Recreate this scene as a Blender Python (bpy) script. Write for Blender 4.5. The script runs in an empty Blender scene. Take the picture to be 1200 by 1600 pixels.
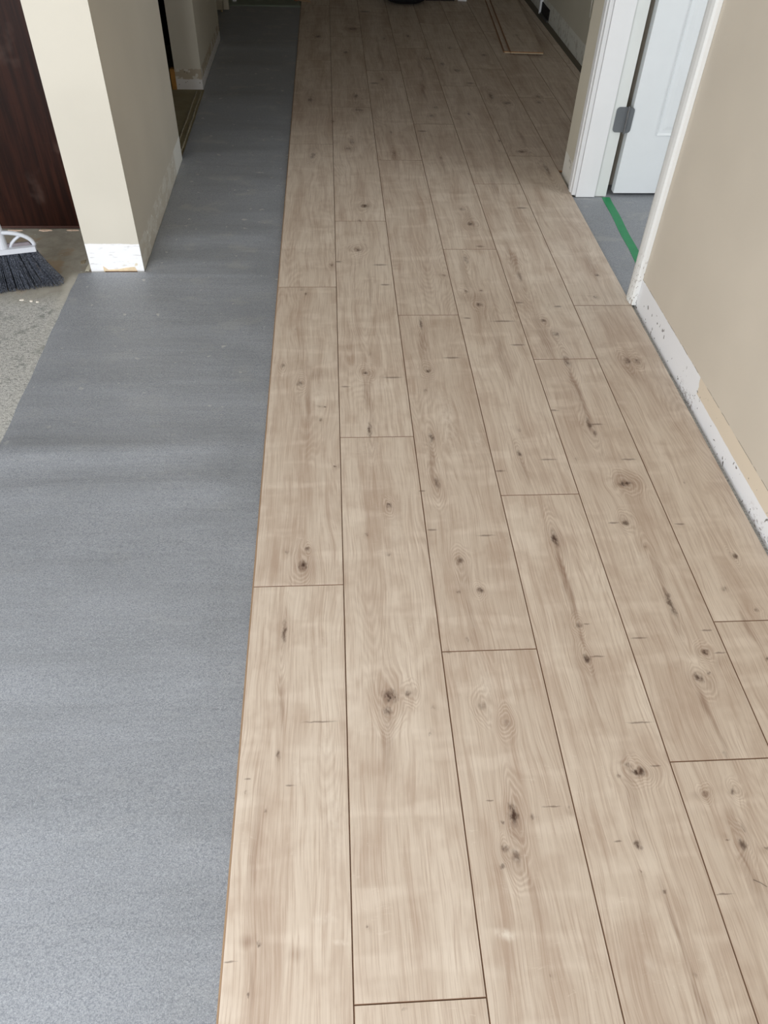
import bpy, bmesh, math, random
from mathutils import Vector, Matrix, noise
random.seed(7)
C = bpy.context.scene.collection
SC = bpy.context.scene
PI = math.pi

# ------------------------------------------------------------------ camera
CAM_H = 1.288
PITCH, YAW, ROLL = 0.787761, 0.0819726, 0.0368418
cp, sp = math.cos(PITCH), math.sin(PITCH)
fw = Vector((0, cp, -sp)); up = Vector((0, sp, cp)); rt = Vector((1, 0, 0))
Rz = Matrix.Rotation(-YAW, 3, 'Z')
fw, up, rt = Rz @ fw, Rz @ up, Rz @ rt
c_, s_ = math.cos(ROLL), math.sin(ROLL)
rt, up = c_*rt + s_*up, -s_*rt + c_*up
cam = bpy.data.cameras.new('camera')
cam.sensor_fit = 'VERTICAL'; cam.sensor_height = 36.0
cam.lens = 1199.49/1600*36.0
cam.clip_start = 0.02; cam.clip_end = 100
co = bpy.data.objects.new('camera', cam); C.objects.link(co)
co.matrix_world = Matrix(((rt.x, up.x, -fw.x, 0), (rt.y, up.y, -fw.y, 0), (rt.z, up.z, -fw.z, CAM_H), (0, 0, 0, 1)))
SC.camera = co

# ------------------------------------------------------------------ world, lamps, exposure
W = bpy.data.worlds.new('sky'); SC.world = W; W.use_nodes = True
W.node_tree.nodes['Background'].inputs[0].default_value = (0.75, 0.86, 1.0, 1)
W.node_tree.nodes['Background'].inputs[1].default_value = 0.5
def area(name, loc, rot, sx, sy, power, col):
    l = bpy.data.lights.new(name, 'AREA'); l.shape = 'RECTANGLE'; l.size = sx; l.size_y = sy
    l.energy = power; l.color = col
    o = bpy.data.objects.new(name, l); C.objects.link(o); o.location = loc; o.rotation_euler = rot
    return o
# daylight through the big glazed opening behind the photographer
area('daylight_window', (-1.66, -0.98, 0.92), (math.radians(90), 0, 0), 2.7, 1.65, 116, (0.93, 0.965, 1.0))
# daylight through the window of the room beyond the doorway
area('daylight_bedroom', (2.9, 1.9, 1.3), (math.radians(90), 0, math.radians(55)), 1.2, 1.2, 24, (0.93, 0.97, 1.0))
SC.view_settings.view_transform = 'Standard'; SC.view_settings.look = 'None'
SC.view_settings.gamma = 1.0; SC.view_settings.use_curve_mapping = False
SC.view_settings.exposure = 0.0

# ------------------------------------------------------------------ helpers
def srgb(r, g, b):
    f = lambda c: (c/255/12.92) if c <= 10 else ((c/255+0.055)/1.055)**2.4
    return (f(r), f(g), f(b), 1)

class T:
    """small wrapper to write node trees"""
    def __init__(s, tree): s.t = tree
    def n(s, typ, **kw):
        nd = s.t.nodes.new(typ)
        for k, v in kw.items(): setattr(nd, k, v)
        return nd
    def put(s, sock, v):
        if isinstance(v, bpy.types.NodeSocket): s.t.links.new(v, sock)
        elif v is not None:
            if isinstance(v, (tuple, list)) and len(sock.default_value) == 4 and len(v) == 3: v = tuple(v)+(1,)
            sock.default_value = v
    def math(s, op, a, b=None, c=None, clamp=False):
        nd = s.n('ShaderNodeMath', operation=op, use_clamp=clamp)
        s.put(nd.inputs[0], a)
        if b is not None: s.put(nd.inputs[1], b)
        if c is not None: s.put(nd.inputs[2], c)
        return nd.outputs[0]
    def vm(s, op, a, b=None, out=0, scale=None):
        nd = s.n('ShaderNodeVectorMath', operation=op)
        s.put(nd.inputs[0], a)
        if b is not None: s.put(nd.inputs[1], b)
        if scale is not None: s.put(nd.inputs['Scale'], scale)
        return nd.outputs[out]
    def noise(s, vec, scale, detail=2, rough=0.5, dist=0.0, out=0):
        nd = s.n('ShaderNodeTexNoise'); s.put(nd.inputs['Vector'], vec)
        nd.inputs['Scale'].default_value = scale; nd.inputs['Detail'].default_value = detail
        nd.inputs['Roughness'].default_value = rough; nd.inputs['Distortion'].default_value = dist
        return nd.outputs[out]
    def mr(s, v, a, b, c=0.0, d=1.0, smooth=True):
        nd = s.n('ShaderNodeMapRange', interpolation_type='SMOOTHSTEP' if smooth else 'LINEAR')
        s.put(nd.inputs[0], v)
        for i, x in zip((1, 2, 3, 4), (a, b, c, d)): s.put(nd.inputs[i], x)
        return nd.outputs[0]
    def mix(s, f, a, b, mode='MIX'):
        nd = s.n('ShaderNodeMix', data_type='RGBA', blend_type=mode)
        s.put(nd.inputs[0], f); s.put(nd.inputs[6], a); s.put(nd.inputs[7], b)
        return nd.outputs[2]
    def sep(s, v):
        nd = s.n('ShaderNodeSeparateXYZ'); s.put(nd.inputs[0], v); return nd.outputs
    def comb(s, x=0.0, y=0.0, z=0.0):
        nd = s.n('ShaderNodeCombineXYZ')
        for i, v in enumerate((x, y, z)): s.put(nd.inputs[i], v)
        return nd.outputs[0]
    def pos(s): return s.n('ShaderNodeNewGeometry').outputs['Position']
    def bump(s, h, strength, dist=0.001):
        nd = s.n('ShaderNodeBump'); s.put(nd.inputs['Height'], h)
        nd.inputs['Strength'].default_value = strength; nd.inputs['Distance'].default_value = dist
        return nd.outputs[0]

def mat(name):
    m = bpy.data.materials.new(name); m.use_nodes = True
    t = T(m.node_tree); bs = m.node_tree.nodes['Principled BSDF']
    return m, t, bs
def plain(name, col, rough=0.6, metal=0.0, var=0.06, scale=30, spec=0.5):
    m, t, bs = mat(name)
    nz = t.noise(t.pos(), scale, 4, 0.6)
    f = t.mr(nz, 0.3, 0.7, 1-var, 1+var)
    cc = t.vm('SCALE', tuple(col[:3]), scale=f)
    t.put(bs.inputs['Base Color'], cc)
    bs.inputs['Roughness'].default_value = rough; bs.inputs['Metallic'].default_value = metal
    bs.inputs['Specular IOR Level'].default_value = spec
    t.put(bs.inputs['Normal'], t.bump(nz, 0.08))
    return m

def link(name, me, m, parent=None):
    o = bpy.data.objects.new(name, me); C.objects.link(o)
    if m is not None:
        for x in (m if isinstance(m, (list, tuple)) else [m]): me.materials.append(x)
    if parent is not None: o.parent = parent
    return o
def tag(o, label=None, cat=None, group=None, kind=None):
    for k, v in (('label', label), ('category', cat), ('group', group), ('kind', kind)):
        if v: o[k] = v
    return o
def empty(name, loc=(0, 0, 0), rz=0):
    o = bpy.data.objects.new(name, None); C.objects.link(o); o.location = loc; o.rotation_euler = (0, 0, rz)
    o.empty_display_size = 0.05
    return o
def bmesh_obj(name, bm, m, parent=None, smooth=False, bevel=0, seg=2):
    if bevel:
        es = [e for e in bm.edges if len(e.link_faces) == 2 and e.calc_face_angle(0) > 0.5]
        bmesh.ops.bevel(bm, geom=es, offset=bevel, segments=seg, profile=0.6, affect='EDGES')
    bmesh.ops.recalc_face_normals(bm, faces=bm.faces)
    me = bpy.data.meshes.new(name); bm.to_mesh(me); bm.free()
    if smooth:
        for p in me.polygons: p.use_smooth = True
    return link(name, me, m, parent)
def addbox(bm, x0, x1, y0, y1, z0, z1):
    vs = [bm.verts.new(p) for p in ((x0,y0,z0),(x1,y0,z0),(x1,y1,z0),(x0,y1,z0),(x0,y0,z1),(x1,y0,z1),(x1,y1,z1),(x0,y1,z1))]
    for f in ((3,2,1,0),(4,5,6,7),(0,1,5,4),(1,2,6,5),(2,3,7,6),(3,0,4,7)): bm.faces.new([vs[i] for i in f])
    return vs
def box(name, x0, x1, y0, y1, z0, z1, m, parent=None, bevel=0):
    bm = bmesh.new(); addbox(bm, x0, x1, y0, y1, z0, z1)
    return bmesh_obj(name, bm, m, parent, bevel=bevel)
def prism(name, pts, z0, z1, m, parent=None, bevel=0):
    """vertical prism over a floor outline"""
    bm = bmesh.new()
    a = [bm.verts.new((x, y, z0)) for x, y in pts]; b = [bm.verts.new((x, y, z1)) for x, y in pts]
    bm.faces.new(a[::-1]); bm.faces.new(b)
    for i in range(len(pts)):
        j = (i+1) % len(pts); bm.faces.new((a[i], a[j], b[j], b[i]))
    return bmesh_obj(name, bm, m, parent, bevel=bevel)
def tube(bm, pts, rad, n=10, closed_ends=True, flat=1.0):
    rings = []
    for i, p in enumerate(pts):
        p = Vector(p)
        d = (Vector(pts[min(i+1, len(pts)-1)]) - Vector(pts[max(i-1, 0)])).normalized()
        a = d.cross(Vector((0, 0, 1)))
        if a.length < 1e-3: a = Vector((1, 0, 0))
        a.normalize(); b = d.cross(a).normalized()
        r = rad[i] if isinstance(rad, (list, tuple)) else rad
        rings.append([bm.verts.new(p + a*r*math.cos(2*PI*k/n) + b*r*flat*math.sin(2*PI*k/n)) for k in range(n)])
    for r0, r1 in zip(rings, rings[1:]):
        for k in range(n): bm.faces.new((r0[k], r0[(k+1) % n], r1[(k+1) % n], r1[k]))
    if closed_ends:
        bm.faces.new(rings[0][::-1]); bm.faces.new(rings[-1])
    return rings

# wood, foam and mark colours
OAK_A = srgb(215, 199, 182); OAK_B = srgb(204, 187, 170)
OAK_D = srgb(174, 149, 130); OAK_L = srgb(232, 218, 202); OAK_W = srgb(238, 228, 214)
OAK_S = srgb(136, 106, 86); OAK_K = srgb(76, 54, 42)
KNOT = 1.0; STREAK = 1.15
UL_A = srgb(147, 150, 155); UL_B = srgb(157, 160, 166); UL_D = srgb(108, 113, 122); UL_L = srgb(198, 202, 207)
FEATURES = '''K -0.083 1.106 12.5 18.5 1.0;K -0.075 1.156 7.1 7.7 0.7;K -0.118 1.150 5.7 7.6 0.6;K -0.117 0.932 5.2 31.7 0.8;K -0.118 0.665 4.5 11.0 0.7;K 0.089 0.776 15.8 16.6 1.0;K 0.123 0.779 7.3 8.4 0.8;K 0.082 0.745 9.6 10.8 0.7
K 0.168 0.750 3.6 4.1 0.5;K 0.158 0.693 3.5 2.6 0.5;K 0.059 1.197 4.4 6.0 0.7;K 0.107 1.133 5.7 3.8 0.7;K 0.264 1.109 10.0 13.2 0.7;K 0.296 1.024 6.9 7.0 0.8;K 0.251 1.024 5.5 5.3 0.6;K 0.253 0.898 3.9 6.3 0.5
K 0.261 0.746 9.7 9.5 0.35;K 0.301 0.709 9.6 9.2 0.35;K 0.210 0.869 6.4 3.0 0.5;K 0.490 1.169 8.9 26.0 1.0;K 0.488 0.926 8.1 8.1 0.7;K 0.485 0.845 9.1 9.1 0.9;K 0.668 1.215 10.7 10.4 0.8;K 0.692 1.139 4.5 5.9 0.5
K 0.698 0.974 8.4 44.6 0.8;K 0.729 0.851 10.6 6.2 0.9;K 0.719 0.802 5.2 4.4 0.6;K 0.695 0.791 11.6 10.2 0.9;K 0.685 0.631 4.8 11.2 0.5;K 0.890 1.104 7.4 7.7 0.9;K 0.828 1.011 5.7 5.3 0.7;K 0.877 0.949 7.0 3.4 0.6
K 0.849 0.831 5.3 4.6 0.7;K 0.506 0.618 7.0 4.9 0.5;K -0.135 0.564 3.2 4.4 0.8;K -0.135 0.362 4.8 5.2 0.9;K -0.170 0.599 3.3 3.4 0.4;K 0.030 0.378 2.0 2.7 0.7;K 0.078 0.266 4.6 3.1 0.5;K 0.283 0.539 9.9 22.0 1.0
K 0.315 0.533 5.5 5.5 0.5;K 0.262 0.527 4.4 4.3 0.6;K 0.262 0.482 8.5 7.2 0.9;K 0.275 0.471 8.5 12.3 0.7;K 0.250 0.455 6.3 6.0 0.6;K 0.381 0.548 2.2 3.4 0.8;K 0.296 0.299 2.9 2.5 0.6;K 0.518 0.607 17.4 7.2 1.0
K 0.482 0.600 4.6 4.8 0.5;K 0.482 0.480 6.5 8.4 0.9;K 0.473 0.437 3.2 2.0 0.6;K 0.503 0.402 4.2 2.9 0.6;K 0.510 0.288 2.9 5.0 0.6;K 0.625 0.561 6.9 4.6 0.7;K 0.674 0.562 6.9 5.8 0.7;K 0.670 0.501 5.6 8.7 0.5
K 0.657 0.474 7.7 8.4 0.8;K 0.634 0.480 4.4 2.1 0.7;K 0.693 0.465 4.4 3.1 0.7;K -0.144 0.295 2.7 3.2 0.6;K -0.010 2.471 6.6 9.1 0.9;K -0.109 2.302 6.3 8.3 0.7;K -0.096 2.273 6.2 8.2 0.6;K -0.122 2.062 3.9 7.2 0.5
K -0.154 1.868 7.3 9.6 0.6;K -0.104 1.780 8.9 12.1 0.9;K -0.047 1.676 5.2 2.8 0.9;K -0.033 1.676 5.2 2.8 0.9;K -0.045 1.618 5.1 8.2 0.6;K -0.008 1.431 6.4 4.8 0.9;K 0.084 2.583 15.9 14.6 0.8;K 0.082 1.829 9.2 9.4 0.9
K 0.099 1.926 3.8 10.0 0.6;K 0.084 1.572 6.7 31.8 0.9;K 0.117 1.289 7.6 8.6 0.9;K 0.264 2.089 8.0 37.1 0.7;K 0.262 1.838 9.3 12.7 0.9;K 0.247 1.740 5.4 9.0 0.5;K 0.243 1.536 8.4 20.8 0.8;K 0.240 1.365 9.5 23.0 0.6
K 0.461 2.505 9.1 28.2 0.7;K 0.370 2.396 8.8 4.4 0.8;K 0.433 2.288 8.5 8.4 0.6;K 0.465 2.202 12.5 12.0 0.9;K 0.485 2.292 6.4 8.4 0.6;K 0.479 1.562 5.1 8.0 0.5;K 0.462 1.467 6.6 12.5 0.8;K 0.630 2.386 8.8 39.9 0.5
K 0.655 2.103 12.3 11.4 0.7;K 0.677 2.025 12.0 10.9 0.8;K 0.901 2.393 9.0 8.9 0.7;K 0.856 2.247 8.6 8.3 0.6;K 0.679 1.876 11.5 29.8 0.7;K 0.673 1.582 8.7 30.0 0.8;K 0.678 1.544 6.9 16.0 0.6;K 0.705 1.348 20.9 11.6 1.0
K 0.860 1.876 11.6 16.6 0.9;K 0.891 1.876 9.7 13.3 0.8;K 0.604 1.441 3.3 4.9 0.6;K 0.854 1.348 3.3 4.7 0.5;K -0.102 4.183 16.0 29.0 0.9;K -0.069 5.344 19.4 28.4 0.8;K -0.080 3.462 11.1 21.8 0.7;K 0.142 5.531 32.0 30.1 0.7
K 0.091 5.014 14.8 25.7 0.7;K 0.128 4.248 13.0 29.8 0.8;K 0.137 4.039 25.0 18.4 0.7;K 0.091 3.615 11.5 23.3 0.6;K 0.072 3.538 14.2 15.1 0.8;K 0.276 4.524 10.3 21.9 0.7;K 0.275 3.738 5.9 16.4 0.8;K 0.273 3.482 8.5 29.5 0.7
K 0.564 4.909 29.4 24.9 0.6;K 0.631 4.814 14.5 36.2 0.7;K 0.519 4.086 16.0 18.8 0.6;K 0.488 3.966 9.4 17.9 0.8;K 0.480 5.387 11.9 28.9 0.8;K 0.474 3.433 8.4 14.5 0.7;K 0.824 4.269 13.3 50.3 0.8;K 0.889 4.163 22.9 19.4 0.8
K 1.071 4.267 13.4 20.1 0.6;K 1.056 4.177 13.2 19.5 0.6;K 0.896 4.999 18.8 25.7 0.7;K 0.701 4.698 21.4 23.3 0.7;K 0.671 3.998 6.3 18.2 0.8;K 0.765 3.643 5.9 15.9 0.8;K 0.845 3.513 23.1 15.1 0.8;K 0.123 2.944 17.4 17.4 0.9
K 0.099 2.814 7.2 10.9 0.6;K 0.516 2.788 17.0 16.3 0.8;K 0.500 2.916 12.5 11.5 0.5;K -0.085 3.440 11.0 21.6 0.7;K 0.918 3.311 11.1 69.3 0.6;K 0.331 5.322 11.7 28.3 0.6;K 0.713 5.135 15.3 26.8 0.6;K 0.400 5.187 7.7 27.2 0.5
K 0.007 3.875 9.1 17.2 0.5;S -0.114 0.778 4.8 61.7 0.5;S 0.079 0.693 10.5 76.5 0.45;S 0.082 0.739 16.7 40.1 0.4;S 0.267 1.066 18.3 63.6 0.35;S 0.266 0.951 9.4 74.0 0.4;S 0.484 1.074 8.6 92.3 0.8;S 0.487 0.993 6.9 77.6 0.7
S 0.484 0.890 7.9 34.6 0.6;S 0.488 0.819 7.7 35.4 0.6;S 0.495 1.169 16.4 59.9 0.5;S 0.706 1.066 10.1 55.6 0.5;S 0.689 0.922 6.8 36.0 0.5;S 0.698 0.974 16.7 77.2 0.3;S 0.752 0.823 14.4 15.0 0.3;S 0.687 0.741 6.3 52.7 0.7
S 0.688 0.685 6.1 59.1 0.6;S 0.700 0.793 23.2 23.3 0.4;S 0.842 0.903 5.5 40.6 0.6;S -0.148 0.358 12.4 11.3 0.5;S -0.144 0.298 5.5 56.3 0.5;S -0.145 0.503 8.3 133.5 0.35;S -0.129 0.356 19.0 103.9 0.2;S -0.085 0.337 10.4 10.2 0.3
S 0.290 0.420 5.1 62.7 0.3;S 0.495 0.564 14.7 86.0 0.4;S 0.505 0.352 5.1 63.4 0.5;S 0.507 0.260 5.7 40.4 0.6;S 0.509 0.234 8.5 27.4 0.6;S 0.658 0.446 10.8 102.0 0.4;S 0.606 0.557 11.4 9.2 0.3;S 0.662 0.487 19.9 32.0 0.3
S 0.269 0.474 23.3 26.6 0.4;S 0.283 0.539 17.6 39.6 0.4;S 0.463 0.844 20.7 135.8 0.25;S -0.058 1.825 32.7 31.3 0.5;S -0.082 1.714 8.7 188.9 0.5;S -0.102 1.842 16.4 252.5 0.2;S 0.115 2.300 6.3 125.2 0.4;S 0.083 1.702 10.5 115.9 0.5
S 0.086 1.604 13.6 108.5 0.3;S 0.262 2.002 13.7 84.7 0.5;S 0.262 1.900 15.1 198.7 0.35;S 0.236 1.473 9.8 84.6 0.6;S 0.236 1.375 9.5 69.4 0.5;S 0.447 2.396 15.4 221.7 0.3;S 0.461 2.187 18.7 118.5 0.3;S 0.463 2.247 52.8 49.1 0.3
S 0.490 1.937 11.6 153.5 0.5;S 0.493 2.035 17.9 181.0 0.3;S 0.461 1.411 9.7 91.2 0.45;S 0.629 2.528 11.5 133.7 0.5;S 0.639 1.997 17.9 156.4 0.4;S 0.677 2.025 28.1 43.4 0.4;S 0.894 2.461 16.0 129.9 0.5;S 0.676 1.710 9.1 163.6 0.7
S 0.673 1.646 16.0 171.0 0.3;S 0.859 1.837 19.1 64.9 0.4;S 0.871 1.880 34.9 30.0 0.4;S 0.709 1.362 35.6 23.4 0.35;S -0.083 1.106 27.9 48.0 0.3;S 0.290 4.985 11.1 356.6 0.6;S 0.502 4.748 10.7 260.0 0.6;S 0.484 4.361 10.1 145.0 0.7
S 0.876 3.685 9.0 113.1 0.6;S 0.474 3.412 16.8 215.6 0.3;S 0.657 3.142 13.3 128.3 0.5;S 0.519 2.815 19.6 109.9 0.4;S 0.123 2.944 29.9 46.4 0.3;S 0.271 3.445 14.0 189.0 0.4;S -0.102 4.241 25.8 138.2 0.3;S -0.080 3.477 22.2 146.6 0.3
S -0.117 0.932 15.5 79.2 0.35;S 0.136 4.104 31.7 112.9 0.3;L -0.039 0.390 23.5 7.3 0.5;L -0.011 0.358 13.5 5.3 0.6;L -0.078 0.638 22.4 35.8 0.3;L 0.273 0.779 19.8 84.2 0.35;L 0.238 0.351 15.7 8.9 0.9;L -0.033 0.673 25.2 24.8 0.35
L 0.076 1.500 32.8 50.4 0.3;L 0.294 1.599 27.5 163.4 0.4;L 0.360 1.518 20.1 20.6 0.4;L 0.133 1.775 25.3 42.7 0.3;L 0.781 1.908 38.9 67.6 0.25;L 0.564 1.649 21.3 28.4 0.3;L 0.445 0.311 15.7 12.0 0.3;L 0.694 2.184 33.6 47.6 0.3
L 0.131 1.225 20.8 82.2 0.3;L -0.022 0.534 25.6 85.8 0.3;L 0.558 1.012 19.6 17.6 0.3;L 0.671 1.109 32.3 30.7 0.25;L 0.409 1.865 26.4 97.6 0.3;L -0.047 1.719 28.1 75.9 0.3;C -0.044 0.727 31.7 2.1 0.8;C 0.211 1.206 14.8 3.2 0.8
C 0.332 1.185 22.2 3.2 0.8;C 0.506 0.929 9.4 2.6 0.8;C 0.507 0.849 16.9 2.4 0.8;C 0.639 1.216 13.8 3.3 0.8;C 0.604 0.890 18.7 2.5 0.8;C 0.759 0.848 14.6 2.5 0.8;C 0.795 1.207 10.8 3.3 0.8;C 0.550 0.701 26.8 2.1 0.8
C 0.554 0.615 9.3 1.9 0.8;C 0.751 0.904 13.6 2.6 0.8;C -0.177 0.339 10.3 1.4 0.8;C -0.169 0.622 6.6 1.9 0.8;C -0.097 0.607 9.9 1.8 0.8;C 0.351 0.550 15.6 1.8 0.8;C 0.451 0.486 7.6 1.7 0.8;C 0.598 0.397 13.6 1.5 0.8
C 0.246 0.565 6.7 1.8 0.8;C 0.015 2.494 13.3 7.4 0.8;C 0.158 2.470 26.6 7.3 0.8;C 0.168 2.333 19.2 6.8 0.8;C 0.158 1.806 27.4 5.0 0.8;C 0.024 1.765 14.3 4.8 0.8;C 0.340 1.902 28.5 5.3 0.8;C 0.201 1.337 7.8 3.6 0.8
C 0.526 2.101 38.6 6.0 0.8;C 0.548 1.967 25.5 5.6 0.8;C 0.415 2.121 12.2 6.1 0.8;C 0.531 1.443 23.1 3.9 0.8;C 0.403 1.403 12.9 3.8 0.8;C 0.595 2.213 14.7 6.4 0.8;C 0.720 2.188 14.7 6.4 0.8;C 0.694 1.582 19.2 4.4 0.8
C 0.739 1.438 23.3 4.0 0.8;C 0.591 1.645 10.6 4.5 0.8;C 0.737 2.929 25.4 9.3 0.8;C 0.526 2.606 16.3 7.9 0.8;C 0.239 5.968 42.7 27.2 0.8;C 0.232 4.457 27.1 17.1 0.8;C 0.422 3.758 23.9 13.2 0.8;C 0.745 4.475 24.1 17.3 0.8'''

# ------------------------------------------------------------------ oak laminate material
X0 = -0.18669          # left edge of the first row
PW = 0.192             # plank width
PL = 6.605*PW          # plank length
ZT = 0.010             # top of the planks

def new_group(name, ins, outs):
    g = bpy.data.node_groups.new(name, 'ShaderNodeTree')
    for n_, typ, dv in ins:
        s = g.interface.new_socket(name=n_, in_out='INPUT', socket_type=typ)
        if dv is not None: s.default_value = dv
    for n_, typ in outs: g.interface.new_socket(name=n_, in_out='OUTPUT', socket_type=typ)
    t = T(g); gi = t.n('NodeGroupInput'); go = t.n('NodeGroupOutput')
    return g, t, gi.outputs, go.inputs
F_, V_, C_ = 'NodeSocketFloat', 'NodeSocketVector', 'NodeSocketColor'

# one knot, crack, streak or fleck: the largest of what was there and this one
gF, t, gi, go = new_group('oak_mark', [('Vec', V_, None), ('Centre', V_, None), ('Inv', V_, None), ('Inner', F_, 0.2), ('Outer', F_, 1.2), ('Strength', F_, 1.0), ('Acc', F_, 0.0)], [('Acc', F_)])
ln = t.vm('LENGTH', t.vm('MULTIPLY', t.vm('SUBTRACT', gi[0], gi[1]), gi[2]), out=1)
v = t.mr(ln, gi[4], gi[3], 0.0, 1.0)
t.put(go[0], t.math('MAXIMUM', t.math('MULTIPLY', v, gi[5]), gi[6]))

# grain bends round a large knot
gW, t, gi, go = new_group('oak_bend', [('Vec', V_, None), ('Centre', V_, None), ('Inv', V_, None), ('Amount', F_, 1.0), ('Acc', V_, None)], [('Acc', V_)])
d = t.vm('SUBTRACT', gi[0], gi[1])
ln = t.vm('LENGTH', t.vm('MULTIPLY', d, gi[2]), out=1)
f = t.math('MULTIPLY', t.mr(ln, 1.0, 0.0), gi[3])
t.put(go[0], t.vm('ADD', gi[4], t.vm('SCALE', t.vm('MULTIPLY', d, (1, 0.4, 0)), scale=f)))

# the boards themselves
gO, t, gi, go = new_group('oak_board', [('Vec', V_, None), ('Warp', V_, None), ('Knot', F_, 0.0), ('Streak', F_, 0.0), ('Crack', F_, 0.0), ('Fleck', F_, 0.0), ('Random', F_, 0.0), ('Rings', F_, 0.0)], [('Color', C_), ('Height', F_), ('Rough', F_)])
rnd = gi[6]
off = t.comb(t.math('MULTIPLY', rnd, 37.0), t.math('MULTIPLY', rnd, 53.0), t.math('MULTIPLY', rnd, 11.0))
wv = t.vm('SUBTRACT', gi[0], gi[1])
wig = t.noise(t.vm('MULTIPLY', t.vm('ADD', wv, off), (1, 0.35, 1)), 7.0, 2, 0.5)
wv2 = t.vm('ADD', t.vm('ADD', wv, off), t.comb(t.math('MULTIPLY', wig, 0.05)))
fine = t.noise(t.vm('MULTIPLY', wv2, (1, 0.022, 1)), 400, 4, 0.65)
mid = t.noise(t.vm('MULTIPLY', wv2, (1, 0.045, 1)), 85, 3, 0.6)
broad = t.noise(t.vm('MULTIPLY', wv2, (1, 0.11, 1)), 17, 2, 0.5)
mott = t.noise(t.vm('MULTIPLY', wv2, (1, 0.8, 1)), 16, 3, 0.55)
cross = t.noise(t.vm('MULTIPLY', wv2, (0.5, 1.6, 1)), 12, 2, 0.5)
# arch-shaped growth rings: contour lines of a long smooth field
field = t.noise(t.vm('MULTIPLY', wv2, (1, 0.14, 1)), 9.5, 1.5, 0.45)
rings = t.math('SINE', t.math('ADD', t.math('MULTIPLY', field, 210.0), t.math('MULTIPLY', gi[7], 34.0)))
rmask = t.mr(t.noise(t.vm('MULTIPLY', wv2, (1, 0.25, 1)), 6.0, 1), 0.50, 0.68)
rmask = t.math('MAXIMUM', rmask, t.math('MULTIPLY', t.mr(gi[7], 0.03, 0.35), 1.6))
ringd = t.math('MULTIPLY', t.mr(rings, 0.1, 1.0), rmask)
ringl = t.math('MULTIPLY', t.mr(rings, -0.2, -1.0), rmask)
pore = t.mr(fine, 0.50, 0.66)
base = t.mix(t.mr(rnd, 0, 1, 0, 1, False), OAK_A, OAK_B)
c = t.mix(t.math('MULTIPLY', t.mr(broad, 0.48, 0.70), 0.48), base, OAK_D)
c = t.mix(t.math('MULTIPLY', t.mr(broad, 0.46, 0.28), 0.42), c, OAK_L)
c = t.mix(t.math('MULTIPLY', t.mr(mott, 0.48, 0.70), 0.34), c, OAK_D)
c = t.mix(t.math('MULTIPLY', t.mr(cross, 0.52, 0.70), 0.38), c, OAK_L)
c = t.mix(t.math('MULTIPLY', t.mr(mid, 0.50, 0.70), 0.42), c, OAK_D)
c = t.mix(t.math('MULTIPLY', t.mr(mid, 0.48, 0.26), 0.30), c, OAK_L)
c = t.mix(t.math('MULTIPLY', pore, 0.48), c, OAK_D)
c = t.mix(t.math('MULTIPLY', t.mr(fine, 0.48, 0.30), 0.32), c, OAK_L)
c = t.mix(t.math('MULTIPLY', ringd, 0.16), c, OAK_D)
c = t.mix(t.math('MULTIPLY', ringl, 0.18), c, OAK_L)
# small pale rays across the grain
ray = t.math('MULTIPLY', t.mr(t.noise(t.vm('MULTIPLY', t.vm('ADD', gi[0], off), (0.5, 1.8, 1)), 70, 4, 0.7, 1.5), 0.60, 0.72), t.mr(t.noise(t.vm('ADD', gi[0], off), 7.0, 1), 0.50, 0.64))
c = t.mix(t.math('MULTIPLY', ray, 0.28), c, OAK_W)
brk = t.noise(t.vm('MULTIPLY', t.vm('ADD', gi[0], off), (1, 0.5, 1)), 120, 3, 0.6)
c = t.mix(t.math('MULTIPLY', gi[5], t.mr(brk, 0.35, 0.65, 0.2, 0.9)), c, OAK_W)
c = t.mix(t.math('MULTIPLY', gi[3], t.mr(fine, 0.3, 0.7, 0.5, 1.0)), c, OAK_S)
c = t.mix(t.math('MULTIPLY', gi[2], t.mr(brk, 0.40, 0.58, 0.35, 1.0)), c, OAK_K)
c = t.mix(gi[4], c, OAK_K)
t.put(go[0], c)
h = t.math('SUBTRACT', t.math('MULTIPLY', fine, -0.35), t.math('MULTIPLY', t.math('MAXIMUM', gi[4], gi[2]), 0.5))
t.put(go[1], h)
t.put(go[2], t.mr(broad, 0.3, 0.7, 0.42, 0.52))

FEATS = []
for rec in FEATURES.replace('\n', ';').split(';'):
    k, *v = rec.split(); FEATS.append((k, *map(float, v)))

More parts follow.
